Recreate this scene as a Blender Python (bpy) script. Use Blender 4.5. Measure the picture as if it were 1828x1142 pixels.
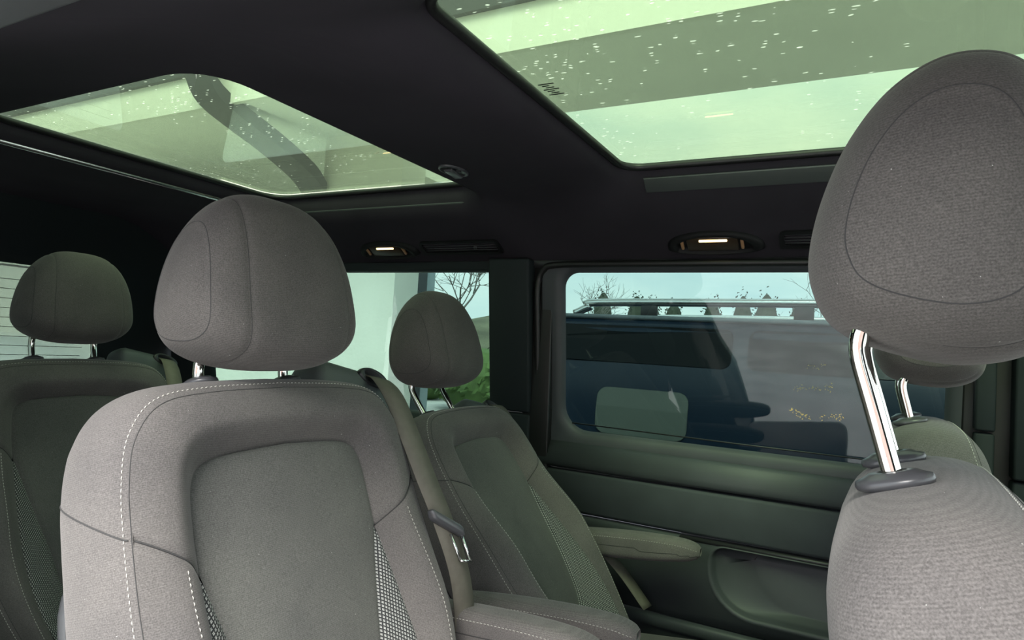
import bpy, bmesh, math, random
import numpy as np
from mathutils import Vector, Matrix
random.seed(7)
for o in list(bpy.data.objects): bpy.data.objects.remove(o)
SC = bpy.context.scene
COL = SC.collection
# ------------------------------------------------------------------ camera
# axes: X = vehicle front, Y = vehicle left (far side), Z = up, ground at Z 0
f_px = 1169.0
d1 = np.array([-2154., -81., f_px]); d2 = np.array([631., 91., f_px])
ax = -d1 / np.linalg.norm(d1)
az = -np.cross(d1, d2); az /= np.linalg.norm(az)
ay = np.cross(az, ax)
R3 = np.array([ax, ay, az])
cam = bpy.data.cameras.new('camera'); camo = bpy.data.objects.new('camera', cam)
COL.objects.link(camo)
cam.sensor_width = 36.0; cam.lens = f_px / 1828.0 * 36.0
cam.clip_start = 0.02; cam.clip_end = 500
mw = Matrix.Identity(4)
for i in range(3):
    mw[i][0] = R3[i][0]; mw[i][1] = -R3[i][1]; mw[i][2] = -R3[i][2]
mw[0][3], mw[1][3], mw[2][3] = 0.0, -1.09, 1.62
camo.matrix_world = mw
SC.camera = camo
# ------------------------------------------------------------------ world
W = bpy.data.worlds.new('overcast'); SC.world = W; W.use_nodes = True
nt = W.node_tree; nt.nodes.clear()
out = nt.nodes.new('ShaderNodeOutputWorld'); bg = nt.nodes.new('ShaderNodeBackground')
tc = nt.nodes.new('ShaderNodeTexCoord'); mp = nt.nodes.new('ShaderNodeMapping')
mp.inputs['Scale'].default_value = (1, 1, 3.0)
nz = nt.nodes.new('ShaderNodeTexNoise'); nz.inputs['Scale'].default_value = 3.2; nz.inputs['Detail'].default_value = 5
cr = nt.nodes.new('ShaderNodeValToRGB')
cr.color_ramp.elements[0].position = 0.32; cr.color_ramp.elements[0].color = (0.66, 0.76, 0.84, 1)
cr.color_ramp.elements[1].position = 0.72; cr.color_ramp.elements[1].color = (1.0, 1.0, 1.0, 1)
bg.inputs['Strength'].default_value = 3.6
nt.links.new(tc.outputs['Generated'], mp.inputs['Vector']); nt.links.new(mp.outputs['Vector'], nz.inputs['Vector'])
nt.links.new(nz.outputs['Fac'], cr.inputs['Fac']); nt.links.new(cr.outputs['Color'], bg.inputs['Color'])
nt.links.new(bg.outputs['Background'], out.inputs['Surface'])
# soft sun behind the cloud, from the open door side and a little from the front
sun = bpy.data.lights.new('sun', 'SUN'); suno = bpy.data.objects.new('sun', sun); COL.objects.link(suno)
sun.energy = 8.0; sun.angle = math.radians(27); sun.color = (1.0, 0.97, 0.92)
suno.rotation_euler = Vector((-0.20, 0.62, -0.74)).to_track_quat('-Z', 'Y').to_euler()
SC.view_settings.view_transform = 'Standard'; SC.view_settings.look = 'None'
SC.view_settings.exposure = 0.0; SC.view_settings.gamma = 1.0
SC.view_settings.use_curve_mapping = False

# ------------------------------------------------------------------ helpers
def L(nt, a, b): nt.links.new(a, b)
MATS = {}
def mat(name, col, rough=0.6, metal=0.0, spec=0.5, noise=None, bump=None, sheen=0.0, emit=None, coat=0.0):
    """noise=(scale, amount) varies the colour; bump=(scale, strength, distance)"""
    if name in MATS: return MATS[name]
    m = bpy.data.materials.new(name); m.use_nodes = True
    t = m.node_tree; b = t.nodes['Principled BSDF']
    b.inputs['Base Color'].default_value = (*col, 1); b.inputs['Roughness'].default_value = rough
    b.inputs['Metallic'].default_value = metal; b.inputs['Specular IOR Level'].default_value = spec
    b.inputs['Coat Weight'].default_value = coat
    if sheen:
        b.inputs['Sheen Weight'].default_value = sheen; b.inputs['Sheen Roughness'].default_value = 0.5
    tcn = t.nodes.new('ShaderNodeTexCoord')
    if noise:
        n = t.nodes.new('ShaderNodeTexNoise'); n.inputs['Scale'].default_value = noise[0]; n.inputs['Detail'].default_value = 6
        L(t, tcn.outputs['Object'], n.inputs['Vector'])
        r = t.nodes.new('ShaderNodeValToRGB')
        a = noise[1]
        r.color_ramp.elements[0].position = 0.3; r.color_ramp.elements[1].position = 0.7
        r.color_ramp.elements[0].color = (*[c * (1 - a) for c in col], 1)
        r.color_ramp.elements[1].color = (*[min(1, c * (1 + a)) for c in col], 1)
        L(t, n.outputs['Fac'], r.inputs['Fac']); L(t, r.outputs['Color'], b.inputs['Base Color'])
    if bump:
        n2 = t.nodes.new('ShaderNodeTexNoise'); n2.inputs['Scale'].default_value = bump[0]; n2.inputs['Detail'].default_value = 4
        L(t, tcn.outputs['Object'], n2.inputs['Vector'])
        bp = t.nodes.new('ShaderNodeBump'); bp.inputs['Strength'].default_value = bump[1]; bp.inputs['Distance'].default_value = bump[2]
        L(t, n2.outputs['Fac'], bp.inputs['Height']); L(t, bp.outputs['Normal'], b.inputs['Normal'])
    if emit:
        b.inputs['Emission Color'].default_value = (*emit[0], 1); b.inputs['Emission Strength'].default_value = emit[1]
    MATS[name] = m
    return m

def fabric(name, col, dust=0.22, rib=135.0):
    m = bpy.data.materials.new(name); m.use_nodes = True
    t = m.node_tree; b = t.nodes['Principled BSDF']
    b.inputs['Roughness'].default_value = 0.95; b.inputs['Specular IOR Level'].default_value = 0.15
    b.inputs['Sheen Weight'].default_value = 0.14; b.inputs['Sheen Roughness'].default_value = 0.45
    b.inputs['Sheen Tint'].default_value = (1, 0.96, 0.93, 1)
    tcn = t.nodes.new('ShaderNodeTexCoord')
    def noise(scale, det=5):
        n = t.nodes.new('ShaderNodeTexNoise'); n.inputs['Scale'].default_value = scale; n.inputs['Detail'].default_value = det
        L(t, tcn.outputs['Object'], n.inputs['Vector']); return n.outputs['Fac']
    # broad worn patches + fine grain
    r1 = t.nodes.new('ShaderNodeValToRGB'); L(t, noise(6), r1.inputs['Fac'])
    r1.color_ramp.elements[0].position = 0.35; r1.color_ramp.elements[1].position = 0.75
    r1.color_ramp.elements[0].color = (*[c * (1 - dust) for c in col], 1)
    r1.color_ramp.elements[1].color = (col[0] * (1 + dust), col[1] * (1 + dust * 0.95), col[2] * (1 + dust * 0.75), 1)
    wv = t.nodes.new('ShaderNodeTexWave'); wv.bands_direction = 'Z'; wv.inputs['Scale'].default_value = rib
    wv.inputs['Distortion'].default_value = 0.2; wv.inputs['Detail'].default_value = 1
    L(t, tcn.outputs['Object'], wv.inputs['Vector'])
    g = t.nodes.new('ShaderNodeMapRange'); g.inputs['To Min'].default_value = 0.72; g.inputs['To Max'].default_value = 1.28
    g.inputs['From Min'].default_value = 0.3; g.inputs['From Max'].default_value = 0.7
    L(t, noise(700, 2), g.inputs['Value'])
    w2 = t.nodes.new('ShaderNodeMapRange'); w2.inputs['To Min'].default_value = 0.91; w2.inputs['To Max'].default_value = 1.08
    L(t, wv.outputs['Fac'], w2.inputs['Value'])
    mm = t.nodes.new('ShaderNodeMath'); mm.operation = 'MULTIPLY'; L(t, g.outputs['Result'], mm.inputs[0]); L(t, w2.outputs['Result'], mm.inputs[1])
    mx = t.nodes.new('ShaderNodeMix'); mx.data_type = 'RGBA'; mx.blend_type = 'MULTIPLY'; mx.inputs['Factor'].default_value = 1
    L(t, r1.outputs['Color'], mx.inputs['A']); L(t, mm.outputs['Value'], mx.inputs['B'])
    # lint
    lr = t.nodes.new('ShaderNodeMapRange'); lr.inputs['From Min'].default_value = 0.80; lr.inputs['From Max'].default_value = 0.84
    lr.inputs['To Max'].default_value = 0.8
    L(t, noise(330, 1), lr.inputs['Value'])
    m2 = t.nodes.new('ShaderNodeMix'); m2.data_type = 'RGBA'; L(t, lr.outputs['Result'], m2.inputs['Factor'])
    L(t, mx.outputs['Result'], m2.inputs['A']); m2.inputs['B'].default_value = (0.5, 0.5, 0.47, 1)
    L(t, m2.outputs['Result'], b.inputs['Base Color'])
    bp = t.nodes.new('ShaderNodeBump'); bp.inputs['Strength'].default_value = 0.35; bp.inputs['Distance'].default_value = 0.0006
    L(t, mm.outputs['Value'], bp.inputs['Height']); L(t, bp.outputs['Normal'], b.inputs['Normal'])
    MATS[name] = m
    return m

def mesh_insert(name):
    """dark cloth woven with rows of short pale dashes; UVs are metres"""
    m = bpy.data.materials.new(name); m.use_nodes = True
    t = m.node_tree; b = t.nodes['Principled BSDF']; b.inputs['Roughness'].default_value = 0.9
    b.inputs['Specular IOR Level'].default_value = 0.2
    tcn = t.nodes.new('ShaderNodeTexCoord'); sp = t.nodes.new('ShaderNodeSeparateXYZ'); L(t, tcn.outputs['UV'], sp.inputs[0])
    def M(op, a, v=None, w=None):
        n = t.nodes.new('ShaderNodeMath'); n.operation = op
        for i, q in enumerate((a, v, w)):
            if q is None: continue
            if isinstance(q, (int, float)): n.inputs[i].default_value = q
            else: L(t, q, n.inputs[i])
        return n.outputs[0]
    row = M('MULTIPLY', sp.outputs['Y'], 1 / 0.0056)
    rf = M('FRACT', row); rowid = M('FLOOR', row)
    sh = M('MULTIPLY', rowid, 0.0)
    cf = M('FRACT', M('ADD', M('MULTIPLY', sp.outputs['X'], 1 / 0.0046), sh))
    # two thin lines per row -> small pale squares with a dark waist
    a1 = M('MULTIPLY', M('LESS_THAN', cf, 0.60), M('LESS_THAN', rf, 0.56))
    a2 = M('SUBTRACT', 1.0, M('MULTIPLY', M('GREATER_THAN', rf, 0.28), M('LESS_THAN', rf, 0.38)))
    k = M('MULTIPLY', a1, a2)
    mx = t.nodes.new('ShaderNodeMix'); mx.data_type = 'RGBA'; L(t, k, mx.inputs['Factor'])
    mx.inputs['A'].default_value = (0.035, 0.036, 0.037, 1); mx.inputs['B'].default_value = (0.42, 0.42, 0.40, 1)
    L(t, mx.outputs['Result'], b.inputs['Base Color'])
    bp = t.nodes.new('ShaderNodeBump'); bp.inputs['Strength'].default_value = 0.6; bp.inputs['Distance'].default_value = 0.0008
    L(t, k, bp.inputs['Height']); L(t, bp.outputs['Normal'], b.inputs['Normal'])
    MATS[name] = m
    return m

def glass(name, tint, refl=0.04, dirt=None):
    """thin tinted pane: coloured transmission, fresnel mirror, dried rain marks"""
    m = bpy.data.materials.new(name); m.use_nodes = True
    t = m.node_tree; t.nodes.clear()
    o = t.nodes.new('ShaderNodeOutputMaterial')
    tr = t.nodes.new('ShaderNodeBsdfTransparent'); tr.inputs['Color'].default_value = (*tint, 1)
    gl = t.nodes.new('ShaderNodeBsdfGlossy'); gl.inputs['Roughness'].default_value = 0.0
    # Schlick mirror term, the same from both faces of the pane
    lw = t.nodes.new('ShaderNodeLayerWeight'); lw.inputs['Blend'].default_value = 0.5
    pw = t.nodes.new('ShaderNodeMath'); pw.operation = 'POWER'; pw.inputs[1].default_value = 5.0; L(t, lw.outputs['Facing'], pw.inputs[0])
    fr = t.nodes.new('ShaderNodeMath'); fr.operation = 'MULTIPLY_ADD'; fr.inputs[1].default_value = 0.96; fr.inputs[2].default_value = refl; L(t, pw.outputs[0], fr.inputs[0])
    mx = t.nodes.new('ShaderNodeMixShader')
    L(t, fr.outputs[0], mx.inputs['Fac']); L(t, tr.outputs[0], mx.inputs[1]); L(t, gl.outputs[0], mx.inputs[2])
    last = mx.outputs[0]
    if dirt:
        tcn = t.nodes.new('ShaderNodeTexCoord')
        mp = t.nodes.new('ShaderNodeMapping'); mp.inputs['Scale'].default_value = (1, 2.2, 1); L(t, tcn.outputs['Object'], mp.inputs['Vector'])
        v = t.nodes.new('ShaderNodeTexVoronoi'); v.inputs['Scale'].default_value = 42; v.inputs['Randomness'].default_value = 1.0
        nw = t.nodes.new('ShaderNodeTexNoise'); nw.inputs['Scale'].default_value = 40; L(t, tcn.outputs['Object'], nw.inputs['Vector'])
        va = t.nodes.new('ShaderNodeVectorMath'); va.operation = 'MULTIPLY_ADD'; va.inputs[1].default_value = (0.02, 0.02, 0); L(t, nw.outputs['Color'], va.inputs[0]); L(t, mp.outputs['Vector'], va.inputs[2])
        L(t, va.outputs[0], v.inputs['Vector'])
        sp = t.nodes.new('ShaderNodeMapRange'); sp.inputs['From Min'].default_value = 0.10; sp.inputs['From Max'].default_value = 0.22
        sp.inputs['To Min'].default_value = 1; sp.inputs['To Max'].default_value = 0; L(t, v.outputs['Distance'], sp.inputs['Value'])
        # only some cells carry a drop, in drifts
        sc = t.nodes.new('ShaderNodeSeparateColor'); L(t, v.outputs['Color'], sc.inputs[0])
        n1 = t.nodes.new('ShaderNodeTexNoise'); n1.inputs['Scale'].default_value = 3.0; n1.inputs['Detail'].default_value = 3; L(t, tcn.outputs['Object'], n1.inputs['Vector'])
        th = t.nodes.new('ShaderNodeMath'); th.operation = 'LESS_THAN'; L(t, sc.outputs[0], th.inputs[0])
        mr = t.nodes.new('ShaderNodeMapRange'); mr.inputs['From Min'].default_value = 0.42; mr.inputs['From Max'].default_value = 0.7; mr.inputs['To Max'].default_value = 0.7
        L(t, n1.outputs['Fac'], mr.inputs['Value']); L(t, mr.outputs['Result'], th.inputs[1])
        k1 = t.nodes.new('ShaderNodeMath'); k1.operation = 'MULTIPLY'; L(t, th.outputs[0], k1.inputs[0]); L(t, sp.outputs['Result'], k1.inputs[1])
        # smears
        mp2 = t.nodes.new('ShaderNodeMapping'); mp2.inputs['Scale'].default_value = (3, 9, 1); mp2.inputs['Rotation'].default_value = (0, 0, 0.3); L(t, tcn.outputs['Object'], mp2.inputs['Vector'])
        n2 = t.nodes.new('ShaderNodeTexNoise'); n2.inputs['Scale'].default_value = 2.2; n2.inputs['Detail'].default_value = 8; n2.inputs['Roughness'].default_value = 0.7; L(t, mp2.outputs['Vector'], n2.inputs['Vector'])
        s2 = t.nodes.new('ShaderNodeMapRange'); s2.inputs['From Min'].default_value = 0.5; s2.inputs['From Max'].default_value = 0.85; s2.inputs['To Max'].default_value = 0.16; L(t, n2.outputs['Fac'], s2.inputs['Value'])
        k2 = t.nodes.new('ShaderNodeMath'); k2.operation = 'MAXIMUM'; L(t, k1.outputs[0], k2.inputs[0]); L(t, s2.outputs['Result'], k2.inputs[1])
        k3 = t.nodes.new('ShaderNodeMath'); k3.operation = 'MULTIPLY'; k3.inputs[1].default_value = dirt; kv = t.nodes.new('ShaderNodeMath'); kv.operation = 'MAXIMUM'; kv.inputs[1].default_value = 0.05; L(t, k2.outputs[0], kv.inputs[0]); L(t, kv.outputs[0], k3.inputs[0])
        df = t.nodes.new('ShaderNodeBsdfTranslucent'); df.inputs['Color'].default_value = (0.92, 0.95, 0.86, 1)
        ms = t.nodes.new('ShaderNodeMixShader'); L(t, k3.outputs[0], ms.inputs['Fac']); L(t, last, ms.inputs[1]); L(t, df.outputs[0], ms.inputs[2])
        last = ms.outputs[0]
    L(t, last, o.inputs['Surface'])
    MATS[name] = m
    return m

def mesh(name, verts, faces, uv=None, smooth=True):
    me = bpy.data.meshes.new(name)
    me.from_pydata([tuple(map(float, v)) for v in verts], [], [tuple(map(int, f)) for f in faces])
    if uv is not None:
        lay = me.uv_layers.new(name='UVMap')
        idx = np.empty(len(me.loops), dtype=np.int64); me.loops.foreach_get('vertex_index', idx)
        lay.data.foreach_set('uv', np.asarray(uv, dtype=np.float32)[idx].ravel())
    if smooth: me.polygons.foreach_set('use_smooth', [True] * len(me.polygons))
    me.update()
    return me

def obj(name, me, m=None, parent=None, loc=None, rot=None):
    if m is not None and len(me.materials) == 0: me.materials.append(MATS[m] if isinstance(m, str) else m)
    o = bpy.data.objects.new(name, me); COL.objects.link(o)
    if parent is not None: o.parent = parent
    if loc is not None: o.location = loc
    if rot is not None: o.rotation_euler = rot
    return o

def empty(name, loc=(0, 0, 0)):
    o = bpy.data.objects.new(name, None); COL.objects.link(o); o.location = loc; o.empty_display_size = 0.05
    return o

def tag(o, label, cat, group=None, kind=None):
    o['label'] = label; o['category'] = cat
    if group: o['group'] = group
    if kind: o['kind'] = kind
    return o

def struct(o, label=None):
    o['kind'] = 'structure'
    if label: o['label'] = label
    return o

def grid(P, uv=None, closed_i=False, closed_j=False, flip=False):
    """P[i][j] -> verts, faces"""
    P = np.asarray(P, dtype=float); ni, nj = P.shape[:2]
    ii = np.arange(ni if closed_i else ni - 1); jj = np.arange(nj if closed_j else nj - 1)
    I, J = np.meshgrid(ii, jj, indexing='ij'); I2 = (I + 1) % ni; J2 = (J + 1) % nj
    a, b, c, d = I * nj + J, I2 * nj + J, I2 * nj + J2, I * nj + J2
    F = np.stack([a, b, c, d] if not flip else [d, c, b, a], -1).reshape(-1, 4)
    return P.reshape(-1, 3), F, (None if uv is None else np.asarray(uv).reshape(-1, 2))

class MB:
    """collects shapes into one mesh"""
    def __init__(s): s.v = []; s.f = []
    def add(s, v, f):
        o = len(s.v); s.v += [tuple(map(float, q)) for q in v]; s.f += [tuple(int(i) + o for i in q) for q in f]; return s
    def box(s, x0, x1, y0, y1, z0, z1):
        v = [(x, y, z) for x in (x0, x1) for y in (y0, y1) for z in (z0, z1)]
        return s.add(v, [(0, 1, 3, 2), (4, 6, 7, 5), (0, 4, 5, 1), (2, 3, 7, 6), (0, 2, 6, 4), (1, 5, 7, 3)])
    def tube(s, pts, r, n=8, cap=True):
        v, f = tube(pts, r, n, cap); return s.add(v, f)
    def mesh(s, name, smooth=False): return mesh(name, s.v, s.f, smooth=smooth)

def tube(pts, r, n=8, cap=True, closed=False):
    pts = [Vector(p) for p in pts]; N = len(pts)
    rs = r if hasattr(r, '__len__') else [r] * N
    v, f = [], []
    up = None
    for i, p in enumerate(pts):
        t = (pts[(i + 1) % N] - pts[i - 1]) if closed else (pts[min(i + 1, N - 1)] - pts[max(i - 1, 0)])
        t.normalize()
        if up is None:
            up = Vector((0, 0, 1)) if abs(t.z) < 0.9 else Vector((1, 0, 0))
        b = t.cross(up); b.normalize(); up = b.cross(t); up.normalize()
        for k in range(n):
            a = 2 * math.pi * k / n
            v.append(p + (b * math.cos(a) + up * math.sin(a)) * rs[i])
    for i in range(N if closed else N - 1):
        i2 = (i + 1) % N
        for k in range(n):
            k2 = (k + 1) % n
            f.append((i * n + k, i * n + k2, i2 * n + k2, i2 * n + k))
    if cap and not closed:
        f.append(tuple(range(n))[::-1]); f.append(tuple((N - 1) * n + k for k in range(n)))
    return v, f

def catmull(pts, n, closed=False):
    P = np.asarray(pts, dtype=float); N = len(P)
    if closed: Q = np.vstack([P[-1:], P, P[:2]])
    else: Q = np.vstack([2 * P[:1] - P[1:2], P, 2 * P[-1:] - P[-2:-1]])
    segs = N if closed else N - 1
    t = np.linspace(0, segs, n, endpoint=not closed)
    k = np.minimum(t.astype(int), segs - 1); x = (t - k)[:, None]
    p0, p1, p2, p3 = Q[k], Q[k + 1], Q[k + 2], Q[k + 3]
    return 0.5 * (2 * p1 + (p2 - p0) * x + (2 * p0 - 5 * p1 + 4 * p2 - p3) * x ** 2 + (3 * p1 - p0 - 3 * p2 + p3) * x ** 3)

def sstep(x, a=0.0, b=1.0):
    x = np.clip((x - a) / (b - a), 0, 1); return x * x * (3 - 2 * x)

def rrect(x0, x1, y0, y1, r, nc=8, ns=14):
    """rounded rectangle loop with a fixed number of points; r scalar or 4 radii (x0y0, x1y0, x1y1, x0y1)"""
    rs = r if hasattr(r, '__len__') else [r] * 4
    cs = [(x0 + rs[0], y0 + rs[0], rs[0], 180), (x1 - rs[1], y0 + rs[1], rs[1], 270), (x1 - rs[2], y1 - rs[2], rs[2], 0), (x0 + rs[3], y1 - rs[3], rs[3], 90)]
    out = []
    for i, (cx, cy, q, a0) in enumerate(cs):
        arc = [(cx + q * math.cos(math.radians(a0 + 90 * k / nc)), cy + q * math.sin(math.radians(a0 + 90 * k / nc))) for k in range(nc + 1)]
        out += arc
        nx = cs[(i + 1) % 4]
        b = (nx[0] + nx[2] * math.cos(math.radians(nx[3])), nx[1] + nx[2] * math.sin(math.radians(nx[3])))
        a = arc[-1]
        for k in range(1, ns): out.append((a[0] + (b[0] - a[0]) * k / ns, a[1] + (b[1] - a[1]) * k / ns))
    return np.array(out)

def loft(loops, closed=True, cap0=False, cap1=False, flip=False):
    P = np.array(loops, dtype=float)
    v, f, _ = grid(P, closed_j=closed, flip=flip)
    f = [tuple(q) for q in f]; nj = P.shape[1]; ni = P.shape[0]
    if cap0: f.append(tuple(range(nj)))
    if cap1: f.append(tuple((ni - 1) * nj + k for k in range(nj))[::-1])
    return v, f

def rbox(x0, x1, y0, y1, z0, z1, r=0.01, seg=3):
    """bevelled box mesh data"""
    bm = bmesh.new(); bmesh.ops.create_cube(bm, size=1)
    for v in bm.verts:
        v.co = Vector(((x0 + x1) / 2 + v.co.x * (x1 - x0), (y0 + y1) / 2 + v.co.y * (y1 - y0), (z0 + z1) / 2 + v.co.z * (z1 - z0)))
    bmesh.ops.bevel(bm, geom=bm.edges[:], offset=r, segments=seg, affect='EDGES', profile=0.5)
    v = [tuple(q.co) for q in bm.verts]; bm.verts.index_update()
    f = [tuple(q.index for q in p.verts) for p in bm.faces]; bm.free()
    return v, f

def stitches(path, normal_off, ln=0.0042, gap=0.0024, r=0.00065):
    """row of short thread dashes along a 3D polyline, one mesh"""
    P = np.asarray(path, float); d = np.r_[0, np.cumsum(np.linalg.norm(np.diff(P, axis=0), axis=1))]
    mb = MB(); s = 0.0
    at = lambda q: np.array([np.interp(q, d, P[:, k]) for k in range(3)])
    N = np.asarray(normal_off, float)
    an = lambda q: np.array([np.interp(q, d, N[:, k]) for k in range(3)])
    while s + ln < d[-1]:
        a, m_, b = at(s), at(s + ln / 2), at(s + ln)
        mb.tube([a - an(s) * 0.0002, m_ + an(s + ln / 2) * 0.0007, b - an(s + ln) * 0.0002], [r * .6, r, r * .6], 5)
        s += ln + gap
    return mb

# ------------------------------------------------------------------ materials
fabric('seat_cloth', (0.110, 0.102, 0.100))
fabric('headrest_cloth', (0.086, 0.080, 0.077))
fabric('seat_cloth_centre', (0.094, 0.094, 0.089), dust=0.2)
mesh_insert('insert_cloth')
mat('thread', (0.44, 0.42, 0.38), 0.8)
mat('seam_thread', (0.035, 0.034, 0.034), 0.9)
mat('chrome', (0.66, 0.64, 0.60), 0.06, 1.0)
mat('black_plastic', (0.022, 0.022, 0.024), 0.42, bump=(900, 0.15, 0.0004))
mat('bezel_plastic', (0.06, 0.06, 0.065), 0.3)
mat('shell_plastic', (0.05, 0.052, 0.055), 0.38, bump=(700, 0.15, 0.0004))
mat('door_plastic', (0.040, 0.045, 0.050), 0.55, noise=(9, 0.1), bump=(500, 0.25, 0.0004))
mat('door_cloth', (0.040, 0.046, 0.053), 0.75, noise=(12, 0.12), bump=(600, 0.25, 0.0004))
mat('pillar_plastic', (0.019, 0.024, 0.026), 0.6, spec=0.15, bump=(600, 0.2, 0.0004))
mat('headliner', (0.030, 0.027, 0.033), 0.95, spec=0.1, noise=(5, 0.12), bump=(800, 0.4, 0.0006))
mat('rubber', (0.008, 0.008, 0.008), 0.45)
mat('lamp_black', (0.008, 0.008, 0.009), 0.6, spec=0.2)
mat('grey_rail', (0.055, 0.062, 0.060), 0.45)
mat('silver_rail', (0.62, 0.63, 0.62), 0.25, 1.0)
mat('belt', (0.105, 0.096, 0.076), 0.7, noise=(60, 0.1), bump=(1200, 0.3, 0.0004))
mat('leatherette', (0.075, 0.085, 0.085), 0.5, bump=(350, 0.5, 0.0008))
mat('tongue_metal', (0.75, 0.75, 0.75), 0.2, 1.0)
mat('carpet', (0.02, 0.02, 0.021), 0.95, bump=(500, 0.6, 0.002))
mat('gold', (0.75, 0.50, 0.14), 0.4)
mat('led', (1, 0.8, 0.5), 0.4, emit=((1.0, 0.72, 0.30), 4.0))
mat('lamp_lens', (0.035, 0.022, 0.014), 0.3)
mat('amber_clip', (0.30, 0.16, 0.08), 0.4)
glass('side_glass', (0.433, 0.529, 0.50), refl=0.045)
glass('roof_glass', (0.50, 0.59, 0.462), dirt=0.36)
glass('privacy_glass', (0.32, 0.37, 0.345), refl=0.045)
glass('clear_glass', (0.86, 0.90, 0.88))
mat('render_white', (0.82, 0.80, 0.71), 0.9, noise=(1.5, 0.06), bump=(40, 0.3, 0.01))
mat('soffit_grey', (0.90, 0.90, 0.86), 0.85, noise=(0.8, 0.08))
mat('fascia_white', (0.82, 0.82, 0.78), 0.7)
mat('fascia_board', (0.82, 0.82, 0.76), 0.7)
mat('gutter_dark', (0.035, 0.04, 0.045), 0.5)
mat('pink_wall', (0.84, 0.57, 0.52), 0.85, noise=(1.2, 0.05))
mat('pale_ground', (0.50, 0.495, 0.48), 0.9, noise=(3, 0.2), bump=(60, 0.4, 0.01))  # pale paving, lightened so its bounce brightens the canopy underside
mat('van_paint', (0.006, 0.012, 0.022), 0.3, spec=0.25)
mat('roof_edge', (0.10, 0.12, 0.135), 0.4)
mat('van_glass', (0.004, 0.005, 0.006), 0.08, spec=0.1)
mat('pale_panel', (0.045, 0.056, 0.048), 0.6)
mat('car_white', (0.75, 0.77, 0.76), 0.25, coat=0.6)
mat('bark', (0.16, 0.15, 0.14), 0.9)
mat('grass_bank', (0.12, 0.12, 0.075), 0.95, noise=(0.5, 0.35), bump=(6, 0.6, 0.1))
mat('leaf', (0.07, 0.12, 0.03), 0.8, noise=(3, 0.4))
mat('evergreen', (0.035, 0.045, 0.03), 0.9, noise=(1, 0.3))
mat('beige_wall', (0.42, 0.40, 0.33), 0.9, noise=(1.0, .06))
mat('blue_glass', (0.30, 0.38, 0.40), 0.15)

# ------------------------------------------------------------------ the van: setting
WZ = np.array([0.55, 0.90, 1.13, 1.30, 1.385, 1.62, 1.86, 1.90])
WY = np.array([0.800, 0.805, 0.805, 0.805, 0.800, 0.768, 0.732, 0.728])
def wy(z): return float(np.interp(z, WZ, WY))       # inner face of the left body side

# floor
struct(obj('floor', MB().box(-2.95, 1.7, -0.80, 0.80, 0.50, 0.62).mesh('floor'), 'carpet'))

# headliner with two roof openings
def zb(y):
    a = abs(y); return 2.040 - (0.155 if y > 0 else 0.100) * max(0.0, (a - 0.40) / 0.33) ** 1.5
def ceiling_cell(op, cell, rad, roll):
    x0, x1, y0, y1 = op
    loops = []
    for d in np.linspace(0, roll, 13):
        q = rrect(x0 - d, x1 + d, y0 - d, y1 + d, rad + d * 0.7)
        e = (1 - d / roll)
        loops.append([(x, y, zb(y) + (2.088 - zb(y)) * (1 - math.sqrt(max(0, 1 - e ** 2.1)))) for x, y in q])
    a = rrect(x0 - roll, x1 + roll, y0 - roll, y1 + roll, rad + roll * 0.7)
    b = rrect(*cell, 0.001)
    for k in range(1, 15):
        t = k / 14
        q = a * (1 - t) + b * t
        loops.append([(x, y, zb(y)) for x, y in q])
    return loft(loops, flip=False)
OP1 = (-0.552, 0.62, -0.415, 0.462); OP2 = (-1.815, -0.985, -0.402, 0.485)
mb = MB()
mb.add(*ceiling_cell(OP1, (-0.77, 0.86, -0.765, 0.730), 0.055, 0.115))
mb.add(*ceiling_cell(OP2, (-2.72, -0.77, -0.765, 0.730), 0.075, 0.05))
struct(obj('ceiling', mb.mesh('ceiling', True), 'headliner'), 'black cloth headliner around two glass roof panels')
# roof glass panes (thin slabs) in their frames
def pane_slab(x0, x1, y0, y1, z0, z1, r=0.05):
    q = rrect(x0, x1, y0, y1, r, 5, 3)
    return loft([[(x, y, z0) for x, y in q], [(x, y, z1) for x, y in q]], cap0=True, cap1=True)
for i, op in enumerate((OP1, OP2)):
    o = obj('window_%d' % (i + 4), mesh('roof_pane', *pane_slab(op[0] - .04, op[1] + .04, op[2] - .04, op[3] + .04, 2.098, 2.102), smooth=False), 'roof_glass')
    struct(o, ['large tinted glass roof panel over the middle row', 'tinted glass roof panel over the rear row'][i])
    # black rubber seal round the opening
    q = rrect(op[0] + .004, op[1] - .004, op[2] + .004, op[3] - .004, 0.055 if i == 0 else 0.075)
    v, f = tube([(x, y, 2.088) for x, y in q], 0.0095 if i == 0 else 0.0085, 8, closed=True)
    obj('rubber_seal', mesh('rubber_seal', v, f), 'rubber', o)
    # roof skin flange outside
    qa = rrect(op[0] - .03, op[1] + .03, op[2] - .03, op[3] + .03, 0.06); qb = rrect(op[0] - .16, op[1] + .16, op[2] - .16, op[3] + .14, 0.06)
    v, f = loft([[(x, y, 2.104) for x, y in qa], [(x, y, 2.10) for x, y in qb]])
    obj('roof_skin', mesh('roof_skin', v, f), 'black_plastic', o)
# small printed stamp on the large pane
mb = MB()
for k in range(7): mb.box(-0.535 + 0.004 * (k % 3), -0.505 - 0.006 * ((k * 2) % 3), -0.062 + k * .008, -0.059 + k * .008, 2.0965, 2.0972)
st = obj('printed_stamp', mb.mesh('printed_stamp'), 'rubber', bpy.data.objects['window_4'])
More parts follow.
